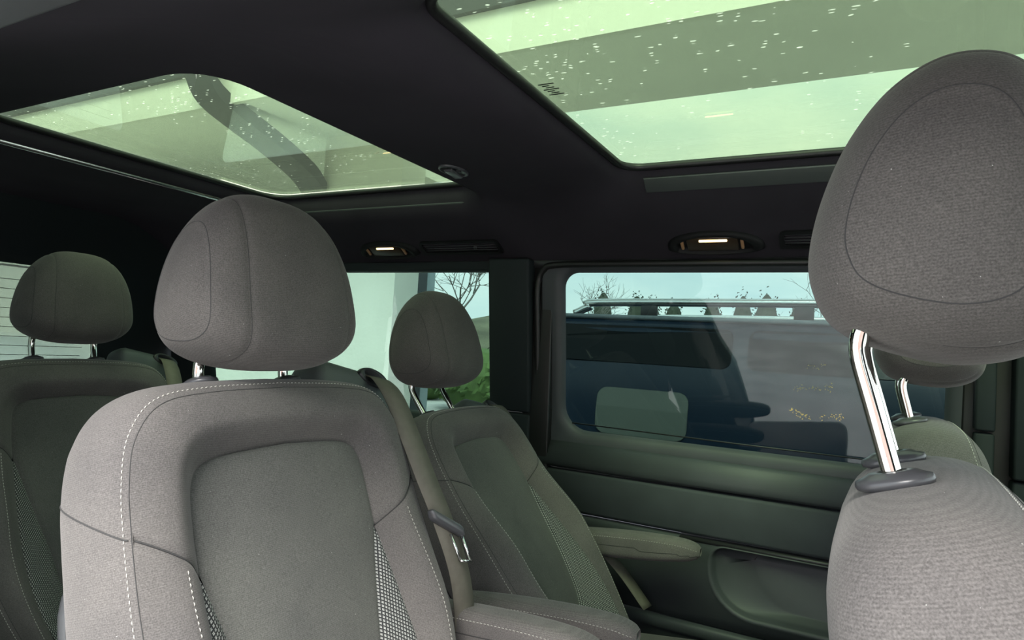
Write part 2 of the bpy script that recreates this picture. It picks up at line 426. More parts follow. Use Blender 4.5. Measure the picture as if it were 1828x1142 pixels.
# side guide rails along the far edge of both panes; silver rear strip carries a trim highlight
def strip(name, a, b, w, h, m, r=0.003):
    """straight bar from a to b, w across, h high"""
    a, b = Vector(a), Vector(b); d = (b - a); ln = d.length
    v, f = rbox(0, ln, -w / 2, w / 2, -h / 2, h / 2, r, 2)
    o = obj(name, mesh(name, v, f), m); o.location = a
    o.rotation_euler = d.to_track_quat('X', 'Z').to_euler()
    return o
t1 = strip('trim_1', (-0.50, 0.480, 2.048), (0.60, 0.480, 2.048), 0.044, 0.006, 'grey_rail'); t1.rotation_euler.x = math.radians(-40)
t2 = strip('trim_2', (-1.77, 0.503, 2.036), (-0.975, 0.503, 2.036), 0.016, 0.006, 'grey_rail'); t2.rotation_euler.x = math.radians(-45)
t3 = strip('trim_3', (-1.850, -0.34, 2.046), (-1.850, 0.42, 2.046), 0.018, 0.016, 'silver_rail', 0.005)
struct(t1, 'grey blind guide rail along the large roof pane'); struct(t2, 'thin grey edge rail beside the rear roof pane'); struct(t3, 'silver strip in place of a highlight on the trim behind the rear roof pane')

# ---- left body side
def wall_cell(op, cell, rad, inset, loops_in=6, sill=0.0):
    """panel with a rounded window opening; the edge rolls outwards to the glass"""
    x0, x1, z0, z1 = op
    loops = []
    for k in range(loops_in + 1):
        d = inset * k / loops_in
        e = 1 - k / loops_in
        q = rrect(x0 - d, x1 + d, z0 - d - sill * (k / loops_in), z1 + d, [r + d * 0.6 for r in rad])
        loops.append([(x, wy(z) - 0.022 * (1 - (1 - math.sqrt(max(0, 1 - e * e)))), z) for x, z in q])
    b = rrect(*cell, 0.03); a = rrect(x0 - inset, x1 + inset, z0 - inset - sill, z1 + inset, [r + inset * .6 for r in rad])
    for k in range(1, 4):
        q = a * (1 - k / 3) + b * k / 3
        loops.append([(x, wy(z) - 0.022, z) for x, z in q])
    return loft(loops)
SLW = (-0.813, 0.168, 1.385, 1.862); RSW = (-2.45, -1.067, 1.385, 1.864)
door = obj('door_1', mesh('door_window_frame', *wall_cell(SLW, (-0.882, 0.20, 1.335, 1.895), [0.075, 0.05, 0.05, 0.045], 0.030, sill=0.012)), 'door_plastic')
struct(door, 'sliding door with tinted window on the far side')
# lower door panels: profile swept along X
def sweep(prof, x0, x1, n=2, cap=True):
    """prof: list of (y, z); loft along x"""
    xs = np.linspace(x0, x1, n)
    v, f, _ = grid([[(x, y, z) for y, z in prof] for x in xs])
    f = [tuple(q) for q in f]
    if cap:
        m_ = len(prof); f.append(tuple(range(m_))); f.append(tuple((n - 1) * m_ + k for k in range(m_))[::-1])
    return v, f
DX0, DX1 = -0.880, 0.20
obj('sill_trim', mesh('sill_trim', *sweep([(0.80, 1.345), (0.776, 1.348), (0.766, 1.338), (0.757, 1.318), (0.752, 1.295), (0.752, 1.280), (0.757, 1.272), (0.775, 1.270), (0.80, 1.270)], DX0, DX1)), 'door_plastic', door)
obj('upper_panel', mesh('upper_panel', *sweep([(0.80, 1.2665), (0.772, 1.2660), (0.762, 1.263), (0.759, 1.255), (0.764, 1.20), (0.770, 1.150), (0.773, 1.142), (0.785, 1.138), (0.80, 1.138)], DX0, DX1)), 'door_cloth', door)
# lower panel with a moulded pocket
def ypan(z): return 0.782
POC = (-0.345, 0.26, 0.955, 1.118)
loops = []
pr = [0.11, 0.03, 0.01, 0.03]
def lp(d, y, r=0.0): return [(x, y, z) for x, z in rrect(POC[0] - d, POC[1] + d, POC[2] - d * 1.0, POC[3] + d * .3, [max(.004, q + d) for q in pr], 10, 12)]
inner = rrect(POC[0] + .10, POC[1] - .02, POC[2] + .02, POC[3] - .005, [0.12, .03, .01, .02], 10, 12)
loops = [[(x, 0.812, z) for x, z in inner], [(x, 0.810, z) for x, z in inner * .9 + np.array(lp(0, 0))[:, [0, 2]] * .1],
         lp(-0.006, 0.797), lp(0, 0.790), lp(0.004, 0.777), lp(0.010, 0.771), lp(0.017, 0.772), lp(0.024, 0.778)]
b = rrect(DX0, DX1 + 0.10, 0.905, 1.134, 0.003, 10, 12)
loops.append([(x, 0.782, z) for x, z in b]); loops.append([(x, 0.80, z) for x, z in b])
v, f = loft(loops, cap0=True)
obj('pocket_panel', mesh('pocket_panel', v, f), 'door_plastic', door)
obj('lower_trim', mesh('lower_trim', *sweep([(0.80, 0.902), (0.772, 0.900), (0.766, 0.893), (0.768, 0.872), (0.776, 0.862), (0.785, 0.80), (0.785, 0.62), (0.81, 0.62)], DX0, DX1)), 'door_plastic', door)
# pull lip above the pocket
obj('grab_ledge', mesh('grab_ledge', *sweep([(0.80, 1.136), (0.776, 1.133), (0.772, 1.127), (0.778, 1.121), (0.80, 1.119)], -0.44, DX1)), 'black_plastic', door)

def wall_pane(name, op, m, label, grow=0.012, rad=0.06):
    x0, x1, z0, z1 = op
    q = rrect(x0 - grow, x1 + grow, z0 - grow, z1 + grow, rad, 4, 3)
    v, f = loft([[(x, wy(z) + 0.002, z) for x, z in q], [(x, wy(z) + 0.006, z) for x, z in q]], cap0=True, cap1=True)
    o = obj(name, mesh(name, v, f, smooth=False), m); struct(o, label); return o
w1 = wall_pane('window_1', SLW, 'side_glass', 'tinted sliding door window')
# pane split line and sealing lip along the sill
obj('inner_lip', mesh('inner_lip', *tube([(-0.79, wy(1.40) - .003, 1.405), (-0.3, wy(1.40) - .003, 1.400), (0.16, wy(1.40) - .003, 1.398)], 0.0022, 6)), 'rubber', w1)
rng = random.Random(4); mb = MB()  # small gold flecks scattered in rows on the pane
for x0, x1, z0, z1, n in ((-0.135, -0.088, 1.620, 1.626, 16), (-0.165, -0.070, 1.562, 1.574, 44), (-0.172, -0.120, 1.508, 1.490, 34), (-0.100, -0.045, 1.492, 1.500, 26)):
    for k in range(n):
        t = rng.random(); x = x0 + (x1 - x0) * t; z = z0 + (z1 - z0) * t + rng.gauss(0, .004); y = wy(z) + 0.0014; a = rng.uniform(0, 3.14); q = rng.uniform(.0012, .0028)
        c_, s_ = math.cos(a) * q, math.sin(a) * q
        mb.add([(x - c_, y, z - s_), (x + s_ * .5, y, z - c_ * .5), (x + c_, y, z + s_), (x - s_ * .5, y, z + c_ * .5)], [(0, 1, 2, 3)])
gf = obj('gold_flecks', mb.mesh('gold_flecks'), 'gold', w1); gf['label'] = 'gold flecks in short rows on the glass'
w2 = wall_pane('window_2', RSW, 'side_glass', 'tinted rear side window beyond the middle row')

wl = obj('wall_left', mesh('rear_quarter_trim', *wall_cell(RSW, (-2.72, -1.058, 1.33, 1.895), [0.05, 0.02, 0.025, 0.05], 0.009)), 'pillar_plastic')
struct(wl, 'black inner trim of the left body side')
mb = MB()
v, f = rbox(-1.056, -0.912, 0.742, 0.80, 1.425, 1.90, 0.008); v = [(x, y + (wy(z) - 0.80) * 1.0, z) for x, y, z in v]
obj('pillar_cover', mesh('pillar_cover', v, f), 'pillar_plastic', wl)
v, f = rbox(-1.056, -0.912, 0.742, 0.80, 0.62, 1.421, 0.008)
obj('pillar_base', mesh('pillar_base', v, f), 'pillar_plastic', wl)
v, f = rbox(-2.72, -1.06, 0.765, 0.81, 0.62, 1.328, 0.012)
obj('lower_quarter_trim', mesh('lower_quarter_trim', v, f), 'pillar_plastic', wl)
# header above the windows
obj('header_rail', mesh('header_rail', *sweep([(0.80, 1.872), (0.716, 1.876), (0.708, 1.884), (0.712, 1.905), (0.735, 1.915)], -2.72, 1.2)), 'black_plastic', wl)
# door seal: rises along the pillar, turns at the top
seal = [(-0.896, wy(z) - 0.030, z) for z in np.linspace(0.64, 1.80, 16)] + [(-0.893, 0.712, 1.84), (-0.875, 0.705, 1.868), (-0.83, 0.700, 1.882), (-0.6, 0.699, 1.884), (0.2, 0.699, 1.884)]
obj('door_seal', mesh('door_seal', *tube(catmull(seal, 80), 0.010, 8)), 'rubber', wl)
v, f = rbox(-0.94, -0.85, 0.79, 0.82, 0.62, 1.90, 0.004, 2); v = [(x, y + (wy(z) - 0.80), z) for x, y, z in v]
obj('door_gap_backing', mesh('door_gap_backing', v, f), 'rubber', wl)
# pillar behind the front seats
for nm, x0, x1, z0, z1, yy in (('pillar_cover', 0.222, 0.262, 1.50, 1.66, 0.735), ('pillar_cover', 0.222, 0.262, 1.664, 1.87, 0.728), ('pillar_cover', 0.222, 0.262, 0.9, 1.496, 0.742),
                               ('pillar_cover', 0.292, 0.42, 1.40, 1.87, 0.715), ('pillar_base', 0.292, 0.42, 0.65, 1.396, 0.725), ('pillar_recess', 0.20, 0.44, 0.62, 1.9, 0.765)):
    v, f = rbox(x0, x1, yy, 0.82, z0, z1, 0.006, 2)
    obj(nm, mesh(nm, v, f), 'pillar_plastic' if nm != 'pillar_recess' else 'rubber', wl)
v, f = rbox(0.44, 1.65, 0.75, 0.80, 0.62, 1.33, 0.01, 2); obj('front_door_panel', mesh('front_door_panel', v, f), 'pillar_plastic', wl)
# rear wall with the tailgate window
def rear_pt(y, z): return (-2.80 + (z - 1.30) * 0.30, y, z)
RW = (-0.62, 0.44, 1.34, 1.815)
lo = []
for k in range(5):
    d = 0.02 * k
    lo.append([rear_pt(y, z) if k else (rear_pt(y, z)[0] - 0.02, y, z) for y, z in rrect(RW[0] - d, RW[1] + d, RW[2] - d, RW[3] + d, 0.06 + d)])
lo.append([rear_pt(y, z) for y, z in rrect(-0.80, 0.80, 0.55, 2.10, 0.004)])
wr = obj('wall_rear', mesh('tailgate_trim', *loft(lo)), 'pillar_plastic'); struct(wr, 'dark tailgate trim round the rear window')
q = rrect(RW[0] - .02, RW[1] + .02, RW[2] - .02, RW[3] + .02, 0.05, 4, 3)
v, f = loft([[(rear_pt(y, z)[0] - 0.022, y, z) for y, z in q], [(rear_pt(y, z)[0] - 0.026, y, z) for y, z in q]], cap0=True, cap1=True)
w3 = obj('window_3', mesh('rear_pane', v, f, smooth=False), 'privacy_glass'); struct(w3, 'tailgate window with heating wires')
for k in range(12):
    z = 1.385 + k * 0.034
    p = rear_pt(0, z)
    obj('heating_wire', mesh('heating_wire', *tube([(p[0] - 0.0205, -0.56, z), (p[0] - 0.0205, 0.40, z)], 0.0011, 4)), 'rubber', w3)
p = rear_pt(0, 1.80)
obj('edge_strip', mesh('edge_strip', *tube([(p[0] - 0.012, -0.6, 1.806), (p[0] - 0.012, 0.43, 1.806)], 0.004, 6)), 'fascia_white', w3)
# near body side: open sliding door aperture between the pillars
wrg = obj('wall_right', MB().box(-2.72, -0.93, -0.83, -0.775, 0.55, 1.36).mesh('quarter'), 'pillar_plastic'); struct(wrg, 'near body side around the open sliding door')
v, f = rbox(-2.72, 1.2, -0.86, -0.768, 1.912, 1.99, 0.008); obj('roof_rail', mesh('roof_rail', v, f), 'shell_plastic', wrg)
v, f = rbox(-1.10, -0.93, -0.83, -0.775, 1.36, 1.94, 0.01); obj('rear_pillar', mesh('rear_pillar', v, f), 'pillar_plastic', wrg)
v, f = rbox(-2.72, -2.45, -0.83, -0.775, 1.36, 1.94, 0.01); obj('corner_pillar', mesh('corner_pillar', v, f), 'pillar_plastic', wrg)
v, f = rbox(0.22, 0.36, -0.86, -0.77, 0.55, 1.94, 0.01); obj('front_pillar', mesh('front_pillar', v, f), 'pillar_plastic', wrg)
v, f = pane_slab(-2.46, -1.09, 1.35, 1.88, -0.806, -0.802); v = [(x, z, y) for x, y, z in v]
o = obj('window_6', mesh('near_pane', v, f, smooth=False), 'privacy_glass'); struct(o, 'tinted rear side window on the near side')
v, f = rbox(0.36, 1.62, -0.83, -0.77, 0.55, 1.33, 0.01); obj('front_door_panel', mesh('front_door_panel', v, f), 'pillar_plastic', wrg)
for yy, wn in ((-0.806, 7), (0.772, 8)):
    v, f = pane_slab(0.36 if yy < 0 else 0.44, 1.30, 1.32, 1.94, yy, yy + .004); v = [(x, z, y) for x, y, z in v]
    o = obj('window_%d' % wn, mesh('front_side_pane', v, f, smooth=False), 'clear_glass'); struct(o, 'front side window')
v, f = loft([[(1.66, -.78, 1.22), (0.86, -.72, 2.02), (0.86, .72, 2.02), (1.66, .78, 1.22)], [(1.665, -.78, 1.224), (0.865, -.72, 2.024), (0.865, .72, 2.024), (1.665, .78, 1.224)]], cap0=True, cap1=True)
o = obj('window_9', mesh('windscreen', v, f, smooth=False), 'clear_glass'); struct(o, 'windscreen ahead of the front seats')
wf = obj('wall_front', MB().box(1.6, 1.7, -0.80, 0.80, 0.55, 1.25).mesh('bulkhead'), 'pillar_plastic'); struct(wf, 'dashboard bulkhead ahead of the front seats')

# ------------------------------------------------------------------ seats
# local frame of a backrest: x forward (n), y left (s), z up (u); origin where the headrest posts enter
I_BOT = [((0.0, -.575), (0.0, -.665)), ((.04, -.567), (.06, -.665)), ((.070, -.535), (.112, -.645)), ((.088, -.47), (.146, -.55)), ((.108, -.40), (.158, -.45)), ((.129, -.32), (.157, -.345)), ((.150, -.243), (.1515, -.244))]
BOL = [((.110, -.665), (.150, -.665)), ((.146, -.55), (.196, -.55)), ((.158, -.45), (.233, -.43)), ((.157, -.345), (.240, -.30)), ((.1515, -.244), (.236, -.183))]
HOR = [((.1515, -.244), (.236, -.183)), ((.151, -.19), (.232, -.13)), ((.146, -.138), (.219, -.080)), ((.129, -.114), (.184, -.043)), ((.09, -.105), (.118, -.031)), ((0, -.101), (0, -.027))]
def nc(u): return 0.057 + 0.012 * np.exp(-((u + .47) / .14) ** 2) + 0.004 * sstep(u, -.3, -.1) * 0
def nridge(u): return 0.092 + 0.030 * sstep(-u, 0.20, 0.40)
def nout(u): return 0.078 + 0.014 * sstep(-u, 0.18, 0.40)
def prof_r(r, a, b, c, k=0.52):
    return np.where(r < k, a + (b - a) * np.sin(np.clip(r / k, 0, 1) * np.pi / 2) ** 1.3, c + (b - c) * np.cos(np.clip((r - k) / (1 - k), 0, 1) * np.pi / 2) ** 0.9)
def groove(d, w=0.0045, h=0.0035): return h * np.exp(-(d / w) ** 2)
def patch(pairs, nw, nr, nfun, side, ends=(True, True), edges=(True, True)):
    A = catmull([p[0] for p in pairs], nw); B = catmull([p[1] for p in pairs], nw)
    r = np.linspace(0, 1, nr)[:, None]
    s = A[None, :, 0] * (1 - r) + B[None, :, 0] * r; u = A[None, :, 1] * (1 - r) + B[None, :, 1] * r
    n = nfun(r, A, B, s, u)
    wid = np.linalg.norm(B - A, axis=1)[None, :]
    M_ = (A + B) / 2; ln = np.r_[0, np.cumsum(np.linalg.norm(np.diff(M_, axis=0), axis=1))][None, :]
    if edges[0]: n = n - groove(r * wid)
    if edges[1]: n = n - groove((1 - r) * wid)
    if ends[0]: n = n - groove(ln)
    if ends[1]: n = n - groove(ln[:, -1:] - ln)
    P = np.stack([n, s * side, u], -1)
    uv = np.stack([r * wid + 0 * ln, ln + 0 * r], -1)
    return P, uv
def n_hor(r, A, B, s, u): return prof_r(r, nc(A[None, :, 1]) + 0 * r, nridge(u), nout(B[None, :, 1]) + 0 * r)
def n_m(A, B): return nc(A[:, 1]) + 0.42 * np.linalg.norm(B - A, axis=1)
def n_mesh(r, A, B, s, u):
    return nc(A[None, :, 1]) + 0.42 * r * np.linalg.norm(B - A, axis=1)[None, :]
_A = catmull([p[0] for p in I_BOT], 60); _B = catmull([p[1] for p in I_BOT], 60); _nm = n_m(_A, _B)
def n_bol(r, A, B, s, u):
    na = np.interp(A[:, 1], _B[:, 1], _nm)[None, :]
    return prof_r(r, na + 0 * r, nridge(u), nout(B[None, :, 1]) + 0 * r, 0.5)
def normals(P):
    di = np.gradient(P, axis=0); dj = np.gradient(P, axis=1); n = np.cross(di, dj); return n / (np.linalg.norm(n, axis=-1, keepdims=True) + 1e-12)

ME = {}
def build_back_meshes():
    # centre panel
    I = np.vstack([catmull([p[0] for p in I_BOT], 70), catmull([p[0] for p in HOR], 70)[1:]])
    t = np.linspace(-1, 1, 61)[None, :]
    s = I[:, :1] * t; u = I[:, 1:] + 0 * t
    n = nc(u) + 0.007 * (1 - t ** 2)
    d = np.minimum((1 - np.abs(t)) * I[:, :1], 1)
    n = n - groove(d) - groove(I[0, 1] - u) - groove(u - I[-1, 1])
    P = np.stack([n, s, u], -1); v, f, uv = grid(P, np.stack([s, u], -1), flip=True)
    ME['centre'] = mesh('centre_panel', v, f, uv)
    for sd, nm in ((1, 'l'), (-1, 'r')):
        P, uv = patch(I_BOT, 70, 14, n_mesh, sd, ends=(False, False)); v, f, q = grid(P, uv, flip=sd > 0); ME['insert' + nm] = mesh('woven_insert', v, f, q)
        P, uv = patch(BOL, 70, 40, n_bol, sd, ends=(False, True), edges=(True, False)); v, f, q = grid(P, uv, flip=sd > 0); ME['bolster' + nm] = mesh('side_bolster', v, f, q)
        # inner bolster stitching
        A = P[int(40 * .46)]; N = np.tile([1.0, 0, 0], (len(A), 1))
        if sd < 0 or True: ME['stin' + nm] = stitches(A[4:-2][::-1], N[4:-2]).mesh('stitching', True)
    P1, uv = patch(HOR, 80, 40, n_hor, 1, ends=(True, False), edges=(True, False)); P2, _ = patch(HOR, 80, 40, n_hor, -1, ends=(True, False), edges=(True, False))
    P = np.concatenate([P1, P2[:, ::-1][:, 1:]], axis=1)
    v, f, _ = grid(P, flip=True); ME['frame'] = mesh('upper_frame', v, f)
    for nm, Q in (('l', P1), ('r', P2)): ME['pseam' + nm] = mesh('panel_seam', *tube(list(Q[::2, 0] + np.array([0.0008, 0, 0])), 0.0010, 5))
    # outer contour: bottom right(+s) over the top to bottom left
    O1 = np.vstack([catmull([p[1] for p in BOL], 60), catmull([p[1] for p in HOR], 80)[1:]])
    O = np.vstack([O1, (O1 * [-1, 1])[::-1][1:]])
    T = np.gradient(O, axis=0); T /= np.linalg.norm(T, axis=1)[:, None]; N = np.stack([T[:, 1], -T[:, 0]], 1)
    top = sstep(N[:, 1], 0.2, 1.0)[:, None]
    band = [(0.0, 0.0), (0.003, -0.003), (.0075, -.010), (.013, -.026), (.017, -.05), (.018, -.078), (.015, -.104), (.006, -.124), (-.010, -.137), (-.035, -.143)]
    bnd = catmull(band, 28)
    loops = []
    base = nout(O[:, 1])
    for off, dn in bnd:
        Q = O + N * off * (1 + 0.55 * top)
        # side goes from front edge level back to a common rear plane
        k = -dn / 0.143
        nn = base * (1 - k) + (-0.062) * k + 0.0 * k
        loops.append(np.stack([nn, Q[:, 0], Q[:, 1]], -1))
    P = np.array(loops)
    # side seam groove running on from the bolster seam
    v, f, _ = grid(P, flip=True)
    mb = MB(); mb.add(v, f)
    back = P[-1]; h = len(O) // 2
    rows = [[back[k] * (1 - q) + back[-1 - k] * q + np.array([-0.008 * 4 * q * (1 - q), 0, 0]) for q in np.linspace(0, 1, 12)] for k in range(0, h + 1, 3)]
    v, f, _ = grid(np.array(rows)); mb.add(v, f)
    ME['body'] = mb.mesh('backrest', True)
    # perimeter stitching on the front edge
    ed = np.stack([base, O[:, 0], O[:, 1]], -1)
    st = P[5] + 0
    nrm = np.stack([np.ones(len(O)), N[:, 0], N[:, 1]], -1) / 1.414
    ME['stout'] = stitches(st, nrm).mesh('stitching', True)
    ME['edge_seam'] = mesh('edge_seam', *tube(P[1], 0.0006, 5))
    # diagonal seam across each side face
    for sd, nm in ((1, 'l'), (-1, 'r')):
        pts = []
        for k in range(3, 24):
            row = P[k]; uu = -0.183 + 0.060 * sstep((k - 3) / 20.0)
            half = row[:h] if sd > 0 else row[::-1][:h]
            hh = half[: int(np.argmax(half[:, 2] > -0.06))]
            pts.append([np.interp(uu, hh[:, 2], hh[:, q]) for q in range(3)])
        ME['sseam' + nm] = mesh('side_seam', *tube(catmull(pts, 30), 0.0010, 5))
    # hard rear shell
    q = rrect(-0.243, 0.243, -0.66, -0.17, [0.03, 0.03, 0.09, 0.09], 8, 6)
    ins = rrect(-0.225, 0.225, -0.65, -0.19, [0.03, 0.03, 0.08, 0.08], 8, 6)
    v, f = loft([[(-0.044, x, z) for x, z in q * [1.012, 1]], [(-0.052, x, z) for x, z in q * [1.02, 1]], [(-0.066, x, z) for x, z in q], [(-0.078, x, z) for x, z in ins]], cap1=True)
    ME['shell'] = mesh('rear_shell', v, f)
build_back_meshes()

HPROF = [(-.016, .004), (-.029, .034), (-.029, .066), (-.015, .112), (.010, .160), (.045, .199), (.086, .217), (.125, .207), (.147, .175), (.156, .12), (.153, .06), (.143, .0), (.12, -.028), (.075, -.034), (.02, -.018)]
HCEN = np.array([.062, .075])
def head_surface(w=0.133, p=3.0, nphi=91, nth=132):
    pr = catmull(HPROF, nth, closed=True)
    phi = np.linspace(-np.pi / 2, np.pi / 2, nphi)
    a = np.sign(np.sin(phi)) * np.abs(np.sin(phi)) ** (2 / p); k = np.abs(np.cos(phi)) ** (2 / p)
    n = HCEN[0] + (pr[None, :, 0] - HCEN[0]) * k[:, None]; u = HCEN[1] + (pr[None, :, 1] - HCEN[1]) * k[:, None]
    wid = w * (1.07 - 0.25 * np.clip((u - .03) / .19, 0, 1) ** 1.7 - 0.12 * np.clip((.03 - u) / .07, 0, 1) ** 2)
    s = a[:, None] * wid
    P = np.stack([n, s, u], -1)
    return P, a, k
def build_head_meshes():
    P, a, k = head_surface()
    N = normals(P)
    ctr = P.mean(axis=(0, 1)); 
    sg = np.sign(((P - ctr) * N).sum(-1, keepdims=True)); N = N * sg
    ia = int(np.argmin(np.abs(a - 0.63))); ib = int(np.argmin(np.abs(np.where(a > 0, k, 9) - 0.64)))
    nth = P.shape[1]; j0, j1 = int(nth * 5.2 / 15), int(nth * 13.6 / 15)      # front seam: over the crown, down the face
    msk = (sstep(np.arange(nth), j0 - 6, j0 + 2) * (1 - sstep(np.arange(nth), j1 - 2, j1 + 6)))[:, None]
    for i0 in (ia, len(a) - 1 - ia):
        for di in range(-3, 4):
            P[i0 + di] -= N[i0 + di] * groove(abs(di) * 0.0030, 0.0035, 0.0022) * msk
    # slightly sunken oval on both cheeks
    for i in range(len(a)):
        if k[i] < 0.64: P[i] -= N[i] * 0.0020 * sstep(0.64 - k[i], 0, 0.08)
    v, f, _ = grid(P, closed_j=True, flip=False)
    ME['head'] = mesh('headrest', v, f)
    for nm, i0 in (('hs1', ia), ('hs2', len(a) - 1 - ia)):
        ME[nm] = mesh('cover_seam', *tube(list((P[i0] - N[i0] * 0.0003)[j0:j1:2]), 0.0008, 5))
    for nm, i0 in (('ho1', ib), ('ho2', len(a) - 1 - ib)):
        ME[nm] = mesh('oval_seam', *tube(list((P[i0] - N[i0] * 0.0003)[::2]), 0.0007, 5, closed=True))
build_head_meshes()
def post_mesh(raise_):
    key = 'post%.3f' % raise_
    if key not in ME:
        r = 0.0074
        pts = [(0, 0, -0.05 - raise_), (0, 0, -0.03 - raise_ * .3), (0, 0, -0.026), (0.004, 0, -0.010), (0.014, 0, 0.004), (0.055, 0, 0.050)]
        ME[key] = mesh('post', *tube(catmull(pts, 24), r, 16))
    return ME[key]
def bezel():
    if 'bezel' not in ME:
        lo = []
        for sx, z in ((0.70, -0.008), (1.06, -0.004), (1.10, -0.001), (1.06, 0.0025), (0.84, 0.0045), (0.66, 0.007), (0.44, 0.0075), (0.36, 0.006)):
            lo.append([(0.026 * sx * math.cos(t) , 0.0205 * sx * math.sin(t), z) for t in np.linspace(0, 2 * math.pi, 32, endpoint=False)])
        ME['bezel'] = mesh('post_bezel', *loft(lo, cap1=True))
    return ME['bezel']
def cushion_mesh():
    if 'cush' not in ME:
        v, f = rbox(0.0, 0.50, -0.25, 0.25, -0.10, 0.03, 0.045, 5)
        ME['cush'] = mesh('seat_cushion', v, f)
        v, f = rbox(0.02, 0.46, -0.20, 0.20, -0.37, -0.19, 0.02, 2)
        ME['base'] = mesh('seat_base', v, f)
    return ME['cush']
def armrest_meshes():
    if 'arm' not in ME:
        # x forward, tapered pad with rounded nose
        lo = []
        for x, w, h0, h1 in ((-0.02, .024, -.028, .020), (0.0, .028, -.036, .026), (.10, .030, -.038, .031), (.20, .030, -.034, .032), (.28, .029, -.026, .028), (.315, .026, -.018, .020), (.328, .016, -.008, .010)):
            ring = rrect(-w, w, h0, h1, min(.018, w * .7, (h1 - h0) * .45), 5, 4)
            lo.append([(x, y, z) for y, z in ring])
        lo = [catmull(np.array(lo)[:, j], 40) for j in range(len(lo[0]))]
        P = np.array(lo).transpose(1, 0, 2)
        v, f = loft(P, cap0=True, cap1=True, flip=True); ME['arm'] = mesh('armrest', v, f)
        for nm, idx in (('arm_st_a', 24), ('arm_st_b', None)):
            # thread just below the upper edges
            row = P[2:39, 7 + 5 if nm == 'arm_st_a' else 0] 
            pass
        top = P[..., 2].max(axis=1)
        for nm, sg in (('arm_sta', 1), ('arm_stb', -1)):
            path = []
            for i in range(2, 38):
                ring = P[i]; w = np.abs(ring[:, 1]).max()
                cand = ring[(ring[:, 1] * sg > w * .93)]
                z = cand[:, 2].max(); path.append((ring[0, 0], sg * w * 0.985, z))
            N = np.tile([0, sg * .7, .7], (len(path), 1)); ME[nm] = stitches(path, N).mesh('stitching', True)
        row = [tuple(P[i][np.argmin(np.abs(P[i][:, 2] + 0.006) + (P[i][:, 1] > 0))]) for i in range(1, 39)]
        ME['arm_seam'] = mesh('side_seam', *tube(row, 0.0009, 5))
    return ME['arm']

def ribbon(path, width_dir, w, th=0.0014):
    """belt webbing: path points, width direction per point"""
    P = np.asarray(path, float); Wd = np.asarray(width_dir, float); Wd = Wd / np.linalg.norm(Wd, axis=1)[:, None]
    T = np.gradient(P, axis=0); N = np.cross(T, Wd); N /= np.linalg.norm(N, axis=1)[:, None]
    lo = []
    for i in range(len(P)):
        a = P[i] - Wd[i] * w / 2; b = P[i] + Wd[i] * w / 2; n = N[i] * th / 2
        lo.append([a - n, a + n, P[i] + n * 1.2, b + n, b - n, P[i] - n * 1.2])
    return loft(lo, cap0=True, cap1=True)

